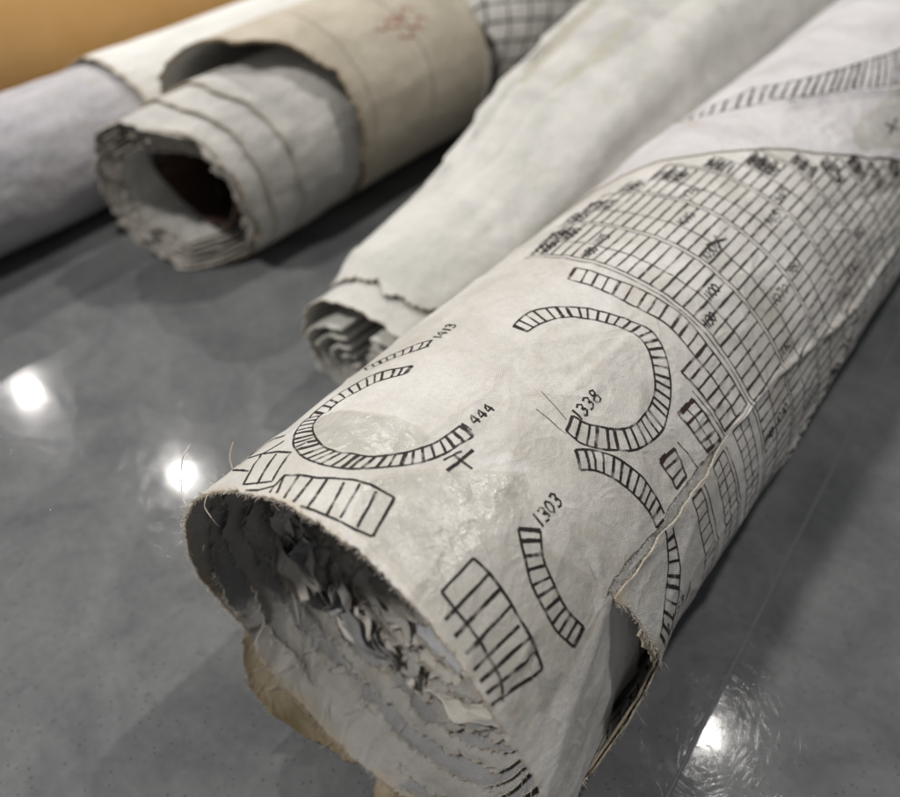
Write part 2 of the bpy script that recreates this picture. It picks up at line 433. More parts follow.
def soft(x, y, poly, kx=.0873, w=.22):
    xs = [q[0] for q in poly]; ys = [q[1] for q in poly]
    if x < min(xs) - 5 or x > max(xs) + 5 or y < min(ys) - .4 or y > max(ys) + .4: return 0
    D = 9
    for (x1, y1), (x2, y2) in zip(poly, poly[1:] + poly[:1]):
        ax, bx = (x1 - x) * kx, (x2 - x) * kx; ay, by = y1 - y, y2 - y
        ux, uy = bx - ax, by - ay; q = max(0, min(1, -(ax * ux + ay * uy) / (ux * ux + uy * uy + 1e-9)))
        D = min(D, math.hypot(ax + q * ux, ay + q * uy))
    if not in_poly(x, y, poly): D = -D
    return max(0, min(.85, .52 + D / w * .5))
PATCHES = [[(-3, 6.6), (3, 7.2), (7.7, 7.6), (16, 8.3), (22, 8.75), (30, 8.2), (36, 8.0), (48, 8.35), (56, 8.2), (60, 6.5), (57, 5.2), (10, 5.0), (4, 5.5)],
           [(-34, 7.86), (-30, 8.05), (-24.7, 8.12), (-11.8, 8.25), (-4, 8.3), (0.5, 8.1), (-1.5, 7.55), (-7, 7.2), (-14.5, 6.97), (-24, 7.0), (-32, 7.5)],
           [(22, 27.5), (30, 27), (46, 30), (50, 34), (38, 36), (25, 33)], [(34, 17.3), (44, 17.4), (47, 18.2), (40, 18.9), (34, 18.3)]]
def a_outer(u, v):
    n = near0(u); y = n + v - (n - 5.2) * sstep(0, 25, v); t = wrap(u)
    s = 0
    if -60 < t < 100:
        for p in PATCHES: s = max(s, soft(t, y, p))
    s -= 1.2 * math.exp(-v / .22) * (.6 + .9 * nz(u * .08, 1, 2))
    if t > 50 and y < 14 and (u < 58 or u > 412): s -= .25
    return s
g = Geo()
US = [55, 55.4] + [56 + i for i in range(359)] + [414.6, 415]
Y415 = [P_outer(415, v, 0)[1] for v in VS]
NC = sum(1 for y in Y415 if y <= 8.72)
g.grid(P_outer, US, VS, .045, (0, 1, 2), a_outer, lambda u, v: (u * .0873, v), skip=('hi', NC - 1))

# the torn corner: the left side of the tear goes on, folds over and hangs down inside the flap
def fold(y): return 55 + max(0, (8.75 - y)) * 5.6
def P_corner(t, v, o):          # t in cm of arc past 55 degrees, v = row height at the crease-free edge
    top = YC + (.25 * sstep(0, .5, t) + .9 * sstep(.5, 1.6, t) + .08 * nz(t * 3, 8, 1) * min(1, t * 5))
    n0 = Y415[0] + (near(415 + t / .0873 * .6) - near(415)) + .25 * sstep(1.4, 3.2, t)
    y = n0 + (v - Y415[0]) * (top - n0) / (YC - Y415[0])
    tf = (fold(y) - 55) * .0873
    if t <= tf: return PM(55 + t / .0873, y, o)
    F = Vector(PM(fold(y), y, o)); d = t - tf
    e = .16                       # radius of the fold
    w = .09 * nz(d * 1.1, y * .9, 4) * min(1, d * 2) + .02 * nz(d * 4, y * 3, 8)
    a = rad(fold(y)); tang = Vector((cos(a), 0, -sin(a)))
    down = Vector((.21, 0, -1)).normalized()
    k = min(1, d / e)
    q = F + tang * (min(d, e) * (1 - k * .5)) + down * (min(d, e) * k * .5 + max(0, d - e))
    return tuple(q + Vector((w - .05 * d * d / 5 + o * k * .8, .05 * nz(d, y, 2) * k, 0)))
YC = Y415[NC - 1]
g.grid(P_corner, [0, .03] + [.07 * i for i in range(1, 60)], Y415[:NC], .045, (0, 1, 2),
       lambda t, y: soft(55 + t / .0873, y, PATCHES[0]) - .8 * math.exp(-(y - 5.1) / .1), lambda t, y: (t + 36.2, y - 5.1), skip=('lo', NC - 1))

def ink_ok(a, y):
    t = a % 360
    if y < near0(t if t >= 57 else t + 360) + .04 and not (t < 57 and y > 5.2): return False
    if y < 13.9 and 50 < t < 62:
        if y > 8.7:
            if t < 55 and t > tearL(y) - 360 - .1: return False
            if t >= 55 and t < tearR(y) + .1: return False
        else: return t < 56
    return True
I = Ink(g, PM, ok=ink_ok)
K, G_, B_ = 3, 4, 5
# curved tracks with cross ties
I.ladder([(-8.3,12.11),(-8.6,12.6),(-6.6,12.96),(-2.5,13.3),(2.8,13.61),(8.4,13.83),(14.4,14.0),(19.6,14.13),(24.7,13.97),(29.5,13.63),(33.9,13.21),(36.7,12.79),(38.7,12.31),(38.5,11.8),(36.8,11.24),(34.1,10.91),(29.6,10.53),(25.4,10.3),(21.9,10.3)],
         [(-3.8,12.11),(-3.1,12.5),(-1.0,12.84),(2.7,13.15),(7.8,13.42),(13.5,13.6),(18.2,13.7),(22.2,13.6),(25.8,13.36),(29.9,12.96),(32.2,12.54),(32.9,12.04),(32.4,11.6),(30.1,11.23),(26.3,10.92),(23.0,10.73),(20.5,10.67)], 35, .04, .05)
I.ladder([(-23.2,9.97),(-28.0,9.76),(-32.9,9.48),(-37.0,9.11),(-40.7,8.69),(-41.5,8.13),(-40.0,7.67),(-35.5,7.19),(-30.1,6.82),(-23.5,6.57),(-17.9,6.51),(-12.0,6.56),(-6.2,6.78),(-0.5,7.16),(3.2,7.56),(5.9,8.09),(7.5,8.75)],
         [(-22.3,9.66),(-27.0,9.35),(-30.5,8.97),(-33.5,8.54),(-35.4,8.14),(-33.9,7.73),(-30.1,7.37),(-24.1,7.08),(-18.5,6.93),(-12.3,6.97),(-6.4,7.17),(-1.9,7.51),(0.9,7.9),(2.4,8.26),(3.4,8.79)], 38, .04, .05)
I.ladder([(-46,10.1),(-35.9,10.48),(-29.9,10.88),(-27.0,11.04)], [(-40.7,9.84),(-36.2,10.08),(-28.6,10.4),(-25.2,10.7)], 8, .035, .045)
I.ladder([(28.5,7.81),(32.3,7.56),(37.9,7.27),(43.9,7.14),(49.7,7.12),(55.6,7.28)], [(32.2,8.13),(36.0,7.81),(40.7,7.66),(45.9,7.57),(50.3,7.6),(54.5,7.7)], 10, .045, .055)
I.ladder([(26.2,10.06),(28.6,10.35),(32.6,10.63),(39.1,10.85),(45.8,10.98),(54,10.94)], [(30.1,9.82),(33.2,10.12),(38.0,10.34),(44.0,10.5),(50.3,10.59),(54,10.56)], 12, .04, .05)
I.ladder([(56.6,11.04),(64.4,11.0),(72.9,10.79),(79.3,10.48),(88,9.95)], [(56.8,10.78),(63.3,10.63),(68.2,10.36),(73.2,9.97),(78,9.6)], 9, .04, .055)
# comb and grids by the torn rim
for p in ([(-30.9,5.3),(-23.9,5.46),(-20.9,5.67),(-20.9,5.96),(-17.7,6.09),(-12.7,6.2),(-5.3,6.51),(-1.3,6.6),(5.1,6.65)], [(5.1,6.65),(8.0,5.77)], [(8.0,5.77),(4.0,5.68),(-2.5,5.6),(-9.6,5.5)],
          [(-27.9,5.38),(-27.7,5.27)], [(-24.1,5.45),(-23.1,5.3)], [(-20.9,5.67),(-19.4,5.4)], [(-20.9,5.96),(-17.5,5.45)], [(-17.5,6.07),(-14.6,5.48)], [(-13.8,6.15),(-11.8,5.5)], [(-10.5,6.28),(-7.7,5.52)], [(-6.4,6.37),(-2.9,5.6)], [(-3.2,6.51),(-0.1,5.7)], [(1.1,6.55),(4.2,5.74)],
          [(-27.4,6.59),(-41.1,6.53),(-30.6,5.5),(-23.0,5.75),(-27.4,6.59)], [(-32.9,6.5),(-26.7,5.59)], [(-50.5,6.3),(-40.6,6.54),(-37,6.96)], [(-50.6,6.62),(-45.7,7.15),(-41.4,7.22)], [(-52,6.9),(-47,6.0),(-36,5.9)],
          [(25.7,6.7),(25.5,5.82)]): I.line(p, .05, K, smooth=False)
for p in ([(25.5,5.82),(29.0,5.78),(34.5,5.76),(39.9,5.71),(45.5,5.62),(49.1,5.43)], [(25.7,6.7),(30.2,6.72),(36.9,6.66),(43.2,6.59),(48.1,6.53),(52.2,6.44)], [(30.0,6.7),(29.5,5.52)], [(33.7,6.68),(33.0,5.45)], [(37.6,6.64),(36.8,5.4)],
          [(41.6,6.53),(40.1,5.33)], [(45.0,6.54),(42.6,5.3)], [(48.6,6.55),(45.1,5.25)], [(52.2,6.44),(48.4,5.47),(47.3,5.2)]): I.line(p, .055, K)
# crosses, pale guide lines
I.line([(9.2,7.73),(9.8,8.48)], .07, K); I.line([(7.4,8.12),(12.7,8.12)], .05, K); I.line([(6.6,7.9),(8.2,8.3)], .04, K)
I.line([(11.2,10.67),(20.1,10.49)], .014, G_); I.line([(13.3,10.22),(22.2,10.23)], .014, G_)
# brown blocks at the tear
I.ladder([(-9.8,15.0),(0.5,15.0),(9.3,15.13),(16.4,15.18),(22.3,15.24),(33.2,15.12)], [(-8.1,14.41),(-0.5,14.45),(6.4,14.48),(14.6,14.52),(21.4,14.63),(33.4,14.5)], 12, .045, .05, B_)
I.ladder([(32.9,13.81),(43,13.95),(53.6,14.02)], [(33.2,15.12),(43,15.14),(53.8,15.2)], 6, .05, .05, B_); I.line([(33.4,14.5),(53.8,14.62)], .045, B_)
I.ladder([(39.6,12.92),(52.8,13.11)], [(40.1,13.6),(54.2,13.77)], 4, .055, .05, B_); I.line([(40,13.26),(53.5,13.4)], .03, B_)
I.ladder([(43.6,11.63),(52.0,11.65)], [(44.6,12.23),(52.2,12.15)], 3, .05, .05, B_); I.line([(43.8,11.9),(43.9,11.65)], .1, B_); I.line([(40,13.4),(39.8,13.05)], .1, B_)
for p in ([(38.3,13.73),(54.5,13.95)], [(44.1,12.41),(53.5,12.6)]): I.line(p, .03, B_)
# right of the tear the same rows go on round the roll
I.ladder([(58.3,12.0),(68.5,11.98),(79.5,12.04),(100,12.2)], [(58.5,12.42),(68.7,12.46),(82,12.6),(100,12.7)], 11, .03, .032, B_)
I.line([(58.3,12.56),(82,12.76),(100,12.84)], .028, B_)
I.ladder([(57.6,13.1),(70,13.14),(100,13.35)], [(57.2,13.72),(71.5,13.85),(86.5,13.96),(100,14.0)], 12, .03, .032, B_); I.line([(57.2,13.85),(86,14.1),(100,14.12)], .028, B_)
I.line([(57.4,13.42),(86.5,13.55),(100,13.6)], .03, B_)
I.ladder([(56,14.3),(75,14.4),(105,14.5)], [(55.5,15.0),(80,15.1),(105,15.15)], 14, .03, .032, B_); I.line([(55.7,14.65),(80,14.75),(105,14.8)], .03, B_)
# the big field of numbered cells
ROWY = [15.32, 16.2, 17.24, 18.18, 19.32, 20.3, 21.36, 22.36, 23.42, 24.4, 25.5, 26.5, 27.6, 28.6, 29.8, 30.8, 31.9, 33, 34.1, 35.2]
DBL = {0, 2, 4, 6, 8, 10, 12, 14, 16, 18}
START = [-31, -32, -33, -31, -26, -19, -7, 3.5, 14.5, 22, 29, 35, 41, 47, 51.5, 56, 60, 64, 68]
def yr(i, th, d=0):
    wv = .025 * nz(th * .05, i * 3.3, 1) + (.25 * sstep(45, 95, th) * .6 if i < 9 else 0)
    return ROWY[i] + wv + d
for i in range(len(START)):
    s0 = START[i]; mm = G_
    lowd = .14 if i in DBL else 0
    s1 = min(START[max(i - 1, 0)], s0)
    I.line([(a, yr(i, a, lowd)) for a in range(int(s1), 112, 6)], .036, mm)
    if lowd: I.line([(a, yr(i, a, 0)) for a in range(int(s1), 112, 6)], .030, mm)
    a = math.ceil(s0 / 3.66) * 3.66 + .5 * nz(i // 2 * 3.3, 1, 1) * 3
    while a < 108:
        I.line([(a, yr(i, a, lowd)), (a, yr(i + 1, a, 0))], .052 * random.uniform(.75, 1.25), mm)
        a += 3.66
    # numbers written into the first cells of the row
    for k in range(3 if i % 2 else 2):
        a0 = s0 + 3.4 + 3.66 * k
        I.text(random.choice(('1080', '1050', '990', '970', '1120', '945')), a0, yr(i, a0, lowd) + .08, .27, .18, 0, .065, K, sp=1.1)
    if i in (5, 6, 7, 8, 10, 12):
        for k in range(3):
            a0 = s0 - .3 - 3.66 * k * 0 + 3.66 * k
            I.line([(a0 + 1.8, yr(i, a0, lowd) + .1), (a0 + 1.2, yr(i + 1, a0) - .1)], .07, G_)
for txt, a, y in (('1180', -10.7, 15.81), ('1115', -13.4, 16.8), ('1100', 25.5, 16.75), ('1130', 29.2, 15.85), ('1070', 41.8, 18.75), ('1060', 53, 17.88), ('980', 38, 19.8), ('910', 60.6, 22.0),
                  ('1140', 71, 16.05), ('1090', 67.5, 16.84), ('1030', 15, 17.72), ('1010', 3.4, 18.85), ('976', -.9, 19.9), ('960', 49.8, 24.1), ('930', 56, 23.1), ('940', 20.7, 21.9), ('965', 23.2, 20.8), ('1020', 79, 19.0)):
    row = max(r for r in range(len(ROWY)) if ROWY[r] <= y)
    st = START[row]; cell = math.floor((a - st) / 3.66); a0 = st + (cell + 1) * 3.66 - .4
    hw = ROWY[row + 1] - ROWY[row] - .3
    I.text(txt, a0 + .2, yr(row, a0, .14 if row in DBL else 0) + .06, .27, hw / (len(txt) * .9), 0, .045, K if y < 17.5 else G_, sp=1.0)
I.line([(14.6, 17.95), (17.4, 18.75)], .08, K); I.line([(18.2, 18.2), (14.2, 18.5)], .07, K)
I.line([(82, 20.6), (86, 21)], .22, G_)
# written numbers
I.text('1338', 22.8, 10.70, .29, .2, 0, .042, K); I.text('1303', 32.0, 8.18, .29, .18, 0, .042, K)
I.text('1', 6.2, 8.80, .25, .12, 0, .03, K); I.text('444', 6.3, 8.98, .24, .19, 0, .05, K); I.text('1413', -24.5, 11.12, .30, .17, 0, .045, K)
I.text('1153', 82.5, 10.25, .26, .18, 0, .04, K); I.line([(84, 10.1), (84.5, 11.15), (78, 11.2)], .035, K, smooth=False); I.line([(79, 10.0), (84, 10.1)], .035, K)
for k in range(5): I.line([(86 + k * 2.2, 10.3), (86.4 + k * 2.2, 10.75)], .05, K)

main = empty('map_roll', (XC, 5.2, 0), 'large frayed canvas roll printed with black tracks and a numbered grid, near end torn', 'map roll')
ps = g.build('printed_sheet', [M['canvas'], M['canvas_back'], M['fray'], M['ink'], M['ink_grey'], M['ink_brown']], main)
bm = bmesh.new(); bm.from_mesh(ps.data); bmesh.ops.remove_doubles(bm, verts=bm.verts, dist=2e-7); bm.to_mesh(ps.data); bm.free()

# the overlapping paler sheet further up the roll, its edge curving across, carries the far tracks
BORD = [(-75, 19.2), (-45, 20.4), (-28.9, 21.39), (-11.2, 22.28), (1.6, 23.32), (23.1, 25.42), (44.2, 28.71), (60, 33), (75, 37)]
g = Geo()
def lift(th, y):
    # soft fold along the lower side of the tracks
    yf = np.interp(th, [-44, -34, -16, 0, 12, 25, 36], [24.9, 25.4, 26.0, 27.6, 29.7, 32.1, 35.6])
    return .10 * math.exp(-((y - yf + .35) / .45) ** 2) - .05 * math.exp(-((y - yf - .5) / .5) ** 2)
def P_ov(u, y, o): return PM(u, y, o + .05 + lift(u, y))
g.grid(lambda u, v, o: P_ov(u, np.interp(u, [a for a, b in BORD], [b for a, b in BORD]) + .03 * nz(u * .2, 2, 2) + v, o), [-75 + 1.2 * i for i in range(126)],
       [0, .05, .12] + [.2 + .2 * i for i in range(60)] + [13 + .8 * i for i in range(50)], .035, (0, 0, 1), lambda u, v: soft(u, v + np.interp(u, [a for a, b in BORD], [b for a, b in BORD]), PATCHES[2]) - .5 * math.exp(-v / .1))
I2 = Ink(g, P_ov)
I2.ladder([(-46,26.2),(-40,26.7),(-23.6,27.78),(-7.0,29.43),(4.2,31.69),(14.0,34.99),(22,39)], [(-44,25.6),(-34.5,25.9),(-16.0,26.4),(-0.8,27.96),(11.1,29.98),(24.2,32.43),(34,36)], 34, .07, .07, 2)
I2.line([(-46,24.7),(-34,25.2),(-16,25.9),(0,27.4),(12,29.4),(25,31.8),(36,35)], .03, 2)
I2.line([(30, 29.3), (36, 29.9)], .1, 2); I2.line([(34, 29.1), (32, 30.3)], .07, 2)
g.build('overlapping_sheet', [M['lilac_canvas'], M['fray'], M['ink_grey']], main)

# pale lining seen through the tear
g = Geo()
def P_li(u, v, o):
    y = v + max(8.75, near(max(57, u)) + .35 * sstep(60, 70, u) - .1); r = 4.915 + disp(u, y) + edge_pull(u, y) + o
    return (XC + r * sin(rad(u)), y, ZC + r * cos(rad(u)))
g.grid(P_li, [38 + i for i in range(46)], [.15 * i for i in range(48)], .04, (0, 0, 1))
g.build('lining', [M['lining'], M['fray']], main)

g = Geo()
def P_fl(u, v, o):
    y = near(u) - .16 + jag(u * .7, 19, .12) + v
    r = R + disp(u, y) + edge_pull(u, y) - .075 - .05 * abs(nz(u * .2, y, 2)) + o
    return (XC + r * sin(rad(u)), y, max(ZC + r * cos(rad(u)), .04))
g.grid(P_fl, [72 + i for i in range(76)], [0, .04, .1] + [.2 + .15 * i for i in range(20)], .05, (0, 1, 0), lambda u, v: -1.0 * math.exp(-v / .2))
IL = Ink(g, lambda th, y, o: P_fl(th, y - near(th) + .16 - jag(th * .7, 19, .12), -.052 - o), ok=lambda a, y: y > near(a) + .2)
IL.ladder([(96, 9.6), (103, 8.4), (112, 7.4), (124, 6.7)], [(102, 10.0), (109, 8.9), (117, 8.0), (128, 7.3)], 9, .045, .05, 2)
IL.ladder([(118, 9.5), (126, 8.6), (134, 8.2)], [(124, 9.9), (130, 9.1), (138, 8.8)], 5, .045, .05, 2)
g.build('torn_lining', [M['fray'], M['canvas_back'], M['ink']], main)

# inner windings: each cut a little further back, ragged
def winding(name, r0, y_tab, u0, u1, sd, mat, amp=.05, fr=1.0, y1=16, jg=.10, squash=None, th=.022, fy=.8):
    g = Geo()
    def ye(u): return interp(y_tab, u) + jg * (1.1 * fbm(u * .07, sd, 2, 3) + .5 * nz(u * .45, sd, 5) + .22 * nz(u * 1.7, sd, 8))
    def P(u, v, o):
        a = rad(u); yy = ye(u) + v
        s, c = sin(a), cos(a)
        e = math.exp(-v / 1.2)
        d = amp * (.5 + e) * fbm(s * 1.6 * fr + sd, c * 1.6 * fr, yy * fy * fr, 3) + amp * e * (1 - abs(nz(s * 3 * fr, c * 3 * fr + sd, yy * 1.6)) * 4) * .35
        d -= .07 * math.exp(-v / .10) * max(0, .3 + 1.6 * nz(u * .08, sd, 4)) * (0 if squash else 1)
        if squash:
            cx, cz, hw, hh = squash
            x = cx + (hw + o + d) * (abs(s) ** .9) * (1 if s > 0 else -1); z = cz + (hh + o + d) * c
            if c > 0: z += (.25 * nz(x * .5, 3, yy * .15) + .18 * sin(x * 1.1 + 2)) * c
        else:
            x = XC + (r0 + o + d) * s; z = ZC + (r0 + o + d) * c
        return (x, yy, z)
    n = int((u1 - u0) / 1.0)
    vs = [0, .04, .09] + [.15 + .08 * i for i in range(24)] + [2.1 + .3 * i for i in range(int((y1 - 8) / .3))]
    g.grid(P, [u0 + (u1 - u0) * i / n for i in range(n + 1)], vs, th, (0, 1, 2), lambda u, v: -.55 * math.exp(-v / .05) * (.5 + nz(u * .1, sd, 3)))
    g.build(name, [mat, mat, M['fray']], main)
    return P
flat = lambda a, b, c: [(100, a + 2.4), (112, a + 1.6), (138, a + .1), (155, a), (190, b), (235, b), (270, c), (310, c + .3), (420, c + .2)]
WP = []
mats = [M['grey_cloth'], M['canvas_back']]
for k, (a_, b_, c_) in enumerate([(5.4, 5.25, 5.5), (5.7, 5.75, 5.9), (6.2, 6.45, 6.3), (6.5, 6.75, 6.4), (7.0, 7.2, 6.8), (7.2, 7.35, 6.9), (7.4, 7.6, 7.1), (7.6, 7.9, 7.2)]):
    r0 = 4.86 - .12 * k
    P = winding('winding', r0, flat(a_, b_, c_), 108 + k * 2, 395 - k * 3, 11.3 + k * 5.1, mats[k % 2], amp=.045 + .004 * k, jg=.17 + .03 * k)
    WP.append((P, 112 + k * 1.5, 330))
# crumpled torn strips heaped in front of the core
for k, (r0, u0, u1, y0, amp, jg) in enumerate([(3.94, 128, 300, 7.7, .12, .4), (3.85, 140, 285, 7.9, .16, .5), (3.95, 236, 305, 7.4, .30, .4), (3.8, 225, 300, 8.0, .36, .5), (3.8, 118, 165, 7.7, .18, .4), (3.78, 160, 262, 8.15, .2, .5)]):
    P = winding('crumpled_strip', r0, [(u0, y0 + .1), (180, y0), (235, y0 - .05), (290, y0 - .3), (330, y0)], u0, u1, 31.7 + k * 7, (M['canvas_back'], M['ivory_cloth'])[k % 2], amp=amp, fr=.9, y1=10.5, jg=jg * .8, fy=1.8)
    WP.append((P, u0, u1))
# collapsed core: flattened tubes lying on the bottom windings
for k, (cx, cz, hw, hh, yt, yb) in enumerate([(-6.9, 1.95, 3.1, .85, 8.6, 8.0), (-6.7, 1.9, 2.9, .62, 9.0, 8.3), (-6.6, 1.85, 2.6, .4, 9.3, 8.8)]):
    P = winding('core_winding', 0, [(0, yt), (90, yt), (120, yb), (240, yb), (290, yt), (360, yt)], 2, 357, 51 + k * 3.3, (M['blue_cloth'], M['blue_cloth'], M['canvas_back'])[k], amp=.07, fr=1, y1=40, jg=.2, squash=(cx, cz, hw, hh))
    WP.append((P, 20, 340))

# torn, curled cloth strips tangled in front of the core
rs = random.Random(21)
for k in range(46):
    if k < 32: u = rs.uniform(135, 292); r0 = rs.uniform(3.55, 4.0); y0 = rs.uniform(7.3, 8.3) - (.3 if u > 240 else 0)
    else: u = rs.uniform(236, 300); r0 = rs.uniform(3.6, 4.2); y0 = rs.uniform(6.9, 7.9)
    L = rs.uniform(10, 34); W = rs.uniform(.10, .34); sd = k * 3.7; dy = rs.uniform(-.5, .5); tw = rs.uniform(-1.2, 1.2)
    def P_s(t, v, o, u=u, r0=r0, y0=y0, L=L, W=W, sd=sd, dy=dy, tw=tw):
        a = u + (t - .5) * L; w = W * (.5 + .6 * abs(nz(t * 3, sd, 1)) + .5 * sin(pi * t)); ph = tw + 2.2 * nz(t * 1.6, sd, 4)
        r = r0 + .22 * nz(t * 2.2, sd, 7) + v * w * sin(ph) + o; y = y0 + dy * (t - .5) + .25 * nz(t * 2, sd, 9) + v * w * cos(ph)
        return (XC + r * sin(rad(a)), y, ZC + r * cos(rad(a)))
    g = Geo(); g.grid(P_s, [i / 26 for i in range(27)], [-1, -.6, -.2, .2, .6, 1], .016, (0, 0, 1), None, lambda t, v, L=L, W=W: (t * L * .07, v * W))
    g.build('torn_strip', [(M['canvas_back'], M['ivory_cloth'], M['grey_cloth'])[k % 3], M['fray']], main)

# stained, varnished sheet lying under the roll
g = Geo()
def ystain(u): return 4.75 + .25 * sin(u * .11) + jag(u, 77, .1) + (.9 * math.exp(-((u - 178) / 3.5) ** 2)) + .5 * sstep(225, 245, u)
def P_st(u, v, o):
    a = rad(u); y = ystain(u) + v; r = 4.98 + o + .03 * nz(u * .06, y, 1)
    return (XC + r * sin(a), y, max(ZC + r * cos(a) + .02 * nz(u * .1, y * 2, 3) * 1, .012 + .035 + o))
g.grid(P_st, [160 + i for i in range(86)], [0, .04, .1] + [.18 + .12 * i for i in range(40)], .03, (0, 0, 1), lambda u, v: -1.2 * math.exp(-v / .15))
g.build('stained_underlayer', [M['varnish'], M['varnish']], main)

# frayed threads along every torn edge
g = Geo()
def fray(A, out, L, r=.006, curl=.6, m=0):
    A = Vector(A); d = Vector(out).normalized(); d = (d + Vector([random.gauss(0, .45) for _ in range(3)])).normalized()
    c = Vector([random.gauss(0, curl) for _ in range(3)]); pts = [A]; n = 4
    for i in range(n):
        d = (d + c / n * 1.4).normalized(); p = pts[-1] + d * L / n
        if p.z < .02: p.z = .02
        pts.append(p)
    g.tube(pts, r * random.uniform(.7, 1.3), m)
for i in range(3000):
    u = random.uniform(57, 434 - 20)
    p0 = PM(sub_th(u, near0(u) + .02), near0(u) + .02, -random.uniform(0, .045))
    rv = Vector((sin(rad(u)), 0, cos(rad(u))))
    fray(p0, Vector((0, -1, 0)) + rv * random.uniform(-.1, .5), random.choice((.06, .08, .1, .14)) if random.random() < .985 else random.uniform(.2, .4), .0045)
for i in range(420):
    y = random.uniform(8.7, 13.8)
    if random.random() < .6: p0 = PM(tearR(y), y, -.02); d = (-1, 0, .5)
    else: p0 = PM(tearL(y), y, -.02); d = (.7, 0, -.3)
    fray(p0, d, random.uniform(.04, .12), .0045)
for P, a, b in WP:
    for i in range(int((b - a) * 2.4)):
        u = random.uniform(a, b); p0 = P(u, 0.01, -.02)
        rv = Vector((sin(rad(u)), 0, cos(rad(u))))
        long_ = random.random() < .035
        fray(p0, Vector((0, -1, 0)) - rv * random.uniform(0, .8), random.uniform(.25, .9) if long_ else random.uniform(.05, .15), .006 if not long_ else .010, 1.0 if long_ else .6)
for i in range(110):
    u = random.uniform(148, 246); fray(P_st(u, .01, -.01), (0, -1, .1), random.uniform(.04, .14), .004)
fr = g.build('frayed_threads', [M['fray']], main); fr['kind'] = 'stuff'
# three long loose threads at the left shoulder of the opening
def long_thread(pts, r=.014):
    g = Geo(); q = []
    P = [pts[0]] + pts + [pts[-1]]
    for i in range(1, len(P) - 2):
        for k in range(6):
            t = k / 6; q.append([.5 * (2 * P[i][c] + (P[i + 1][c] - P[i - 1][c]) * t + (2 * P[i - 1][c] - 5 * P[i][c] + 4 * P[i + 1][c] - P[i + 2][c]) * t * t + (3 * P[i][c] - P[i - 1][c] - 3 * P[i + 1][c] + P[i + 2][c]) * t ** 3) for c in range(3)])
    q.append(pts[-1]); g.tube(q, r, 0, 5)
    g.build('loose_thread', [M['fray']], main)
a0 = PM(-52, 5.2)
long_thread([a0, (a0[0] - .35, a0[1] - .15, a0[2] - .35), (a0[0] - .8, a0[1] + .1, a0[2] - .3), (a0[0] - 1.05, a0[1] + .45, a0[2] + .1), (a0[0] - 1.1, a0[1] + .75, a0[2] + .25)])
a0 = PM(-47, 6.0)
long_thread([a0, (a0[0] - .15, a0[1] + .1, a0[2] + .25), (a0[0] - .2, a0[1] + .3, a0[2] + .5)], .018)
a0 = PM(-46, 5.3)
long_thread([a0, (a0[0] + .1, a0[1] - .25, a0[2] - .15), (a0[0] + .35, a0[1] - .3, a0[2] - .35), (a0[0] + .42, a0[1] - .25, a0[2] - .6)], .016)

# ================================================================== THE ROLLS BEHIND
def tube_fn(xc, r, sd, amp=.06, zoff=0):
    def P(u, y, o=0):
        a = rad(u); s, c = sin(a), cos(a); rr = r(y)
        d = amp * (fbm(s * 1.6 + sd, c * 1.6, y * .16, 3) + .35 * nz(s * 6, c * 6 + sd, y * .7))
        q = rr + o + d
        return (xc(y) + q * s, y, max(rr + zoff + q * c, .06 + o))
    return P
def tube_part(root, name, P, ye, u0, u1, y1, mats, th=.05, dense=3.0, attr=None, extra=None, step=1.5, closed=False):
    g = Geo(); n = int((u1 - u0) / step)
    def PP(u, v, o):
        y = ye(u) + v * (y1 - ye(u)) / (y1 - ye0)
        return P(u, y, o)
    ye0 = ye((u0 + u1) / 2)
    L = y1 - ye0; vs = [0, .06, .14] + [.25 + .2 * i for i in range(int(dense / .2))]
    while vs[-1] < L - 1: vs.append(vs[-1] + .8)
    vs.append(L)
    us = [u0 + (u1 - u0) * i / n for i in range(n + 1 - (1 if closed else 0))]
    g.grid(PP, us, vs, th, (0, 1, 2), attr or (lambda u, v: -1.2 * math.exp(-v / .2)), closed=closed)
    if extra: extra(g, P)
    return g.build(name, mats, root)

# -- loosely wound cream sheet widening away from the camera
mid = empty('paper_roll', (-15.1, 17, 0), 'small cream roll with a ragged white edge, widening behind the printed canvas roll', 'paper roll')
MR = [(14, 2.7), (16, 2.75), (17, 2.95), (20.4, 3.14), (23.7, 3.45), (27, 4.0), (31, 4.3), (37, 4.7), (50, 5.0), (80, 5.2)]
def mr(y): 
    return np.interp(y, [a for a, b in MR], [b for a, b in MR])
mxc = lambda y: -12.6 - mr(y)
Pm = tube_fn(mxc, mr, 3.1, .10)
def Pm2(u, y, o=0):
    x, yy, z = Pm(u, y, o)
    return (x, yy, z)
ym = lambda u: 16.6 + .9 * sin(rad(u - 60)) + jag(u * .06, 41, .5)
def edge_m(u, y): return u
def P_free(u, y, o=0):
    o = o + .16 * sstep(18, 24, y) * (.5 * sin(u * .14 + y * .05) + nz(u * .06, y * .04, 3)) * sstep(-34, -20, u)
    b = sstep(-44, -8, u) * (1 - sstep(-2, 34, u)) * sstep(19, 25, y)
    o = o - mr(y) * .085 * b
    # the free edge of the sheet: ragged, standing off the roll at the left
    if u < -26:
        k = (-26 - u) / 42
        u2 = -26 - k * (11 + 14 * (1 - sstep(19, 23, y)) + 14 * fbm(y * .45, 2, 6, 4) + 9 * nz(y * 2.0, 1, 1))
        x, yy, z = Pm(u2, y, o + .25 * k)
        return (x, yy, z)
    return Pm(u, y, o)
tube_part(mid, 'outer_sheet', P_free, ym, -68, 200, 80, [M['cream'], M['cream'], M['fray']], .06, 6,
          lambda u, v: (.75 if in_poly(u, v, [(-40, 13), (0, 11), (14, 16), (8, 32), (-20, 36), (-60, 30)]) else 0) - .4 * math.exp(-v / .2) - (.5 if u < -66 else 0))
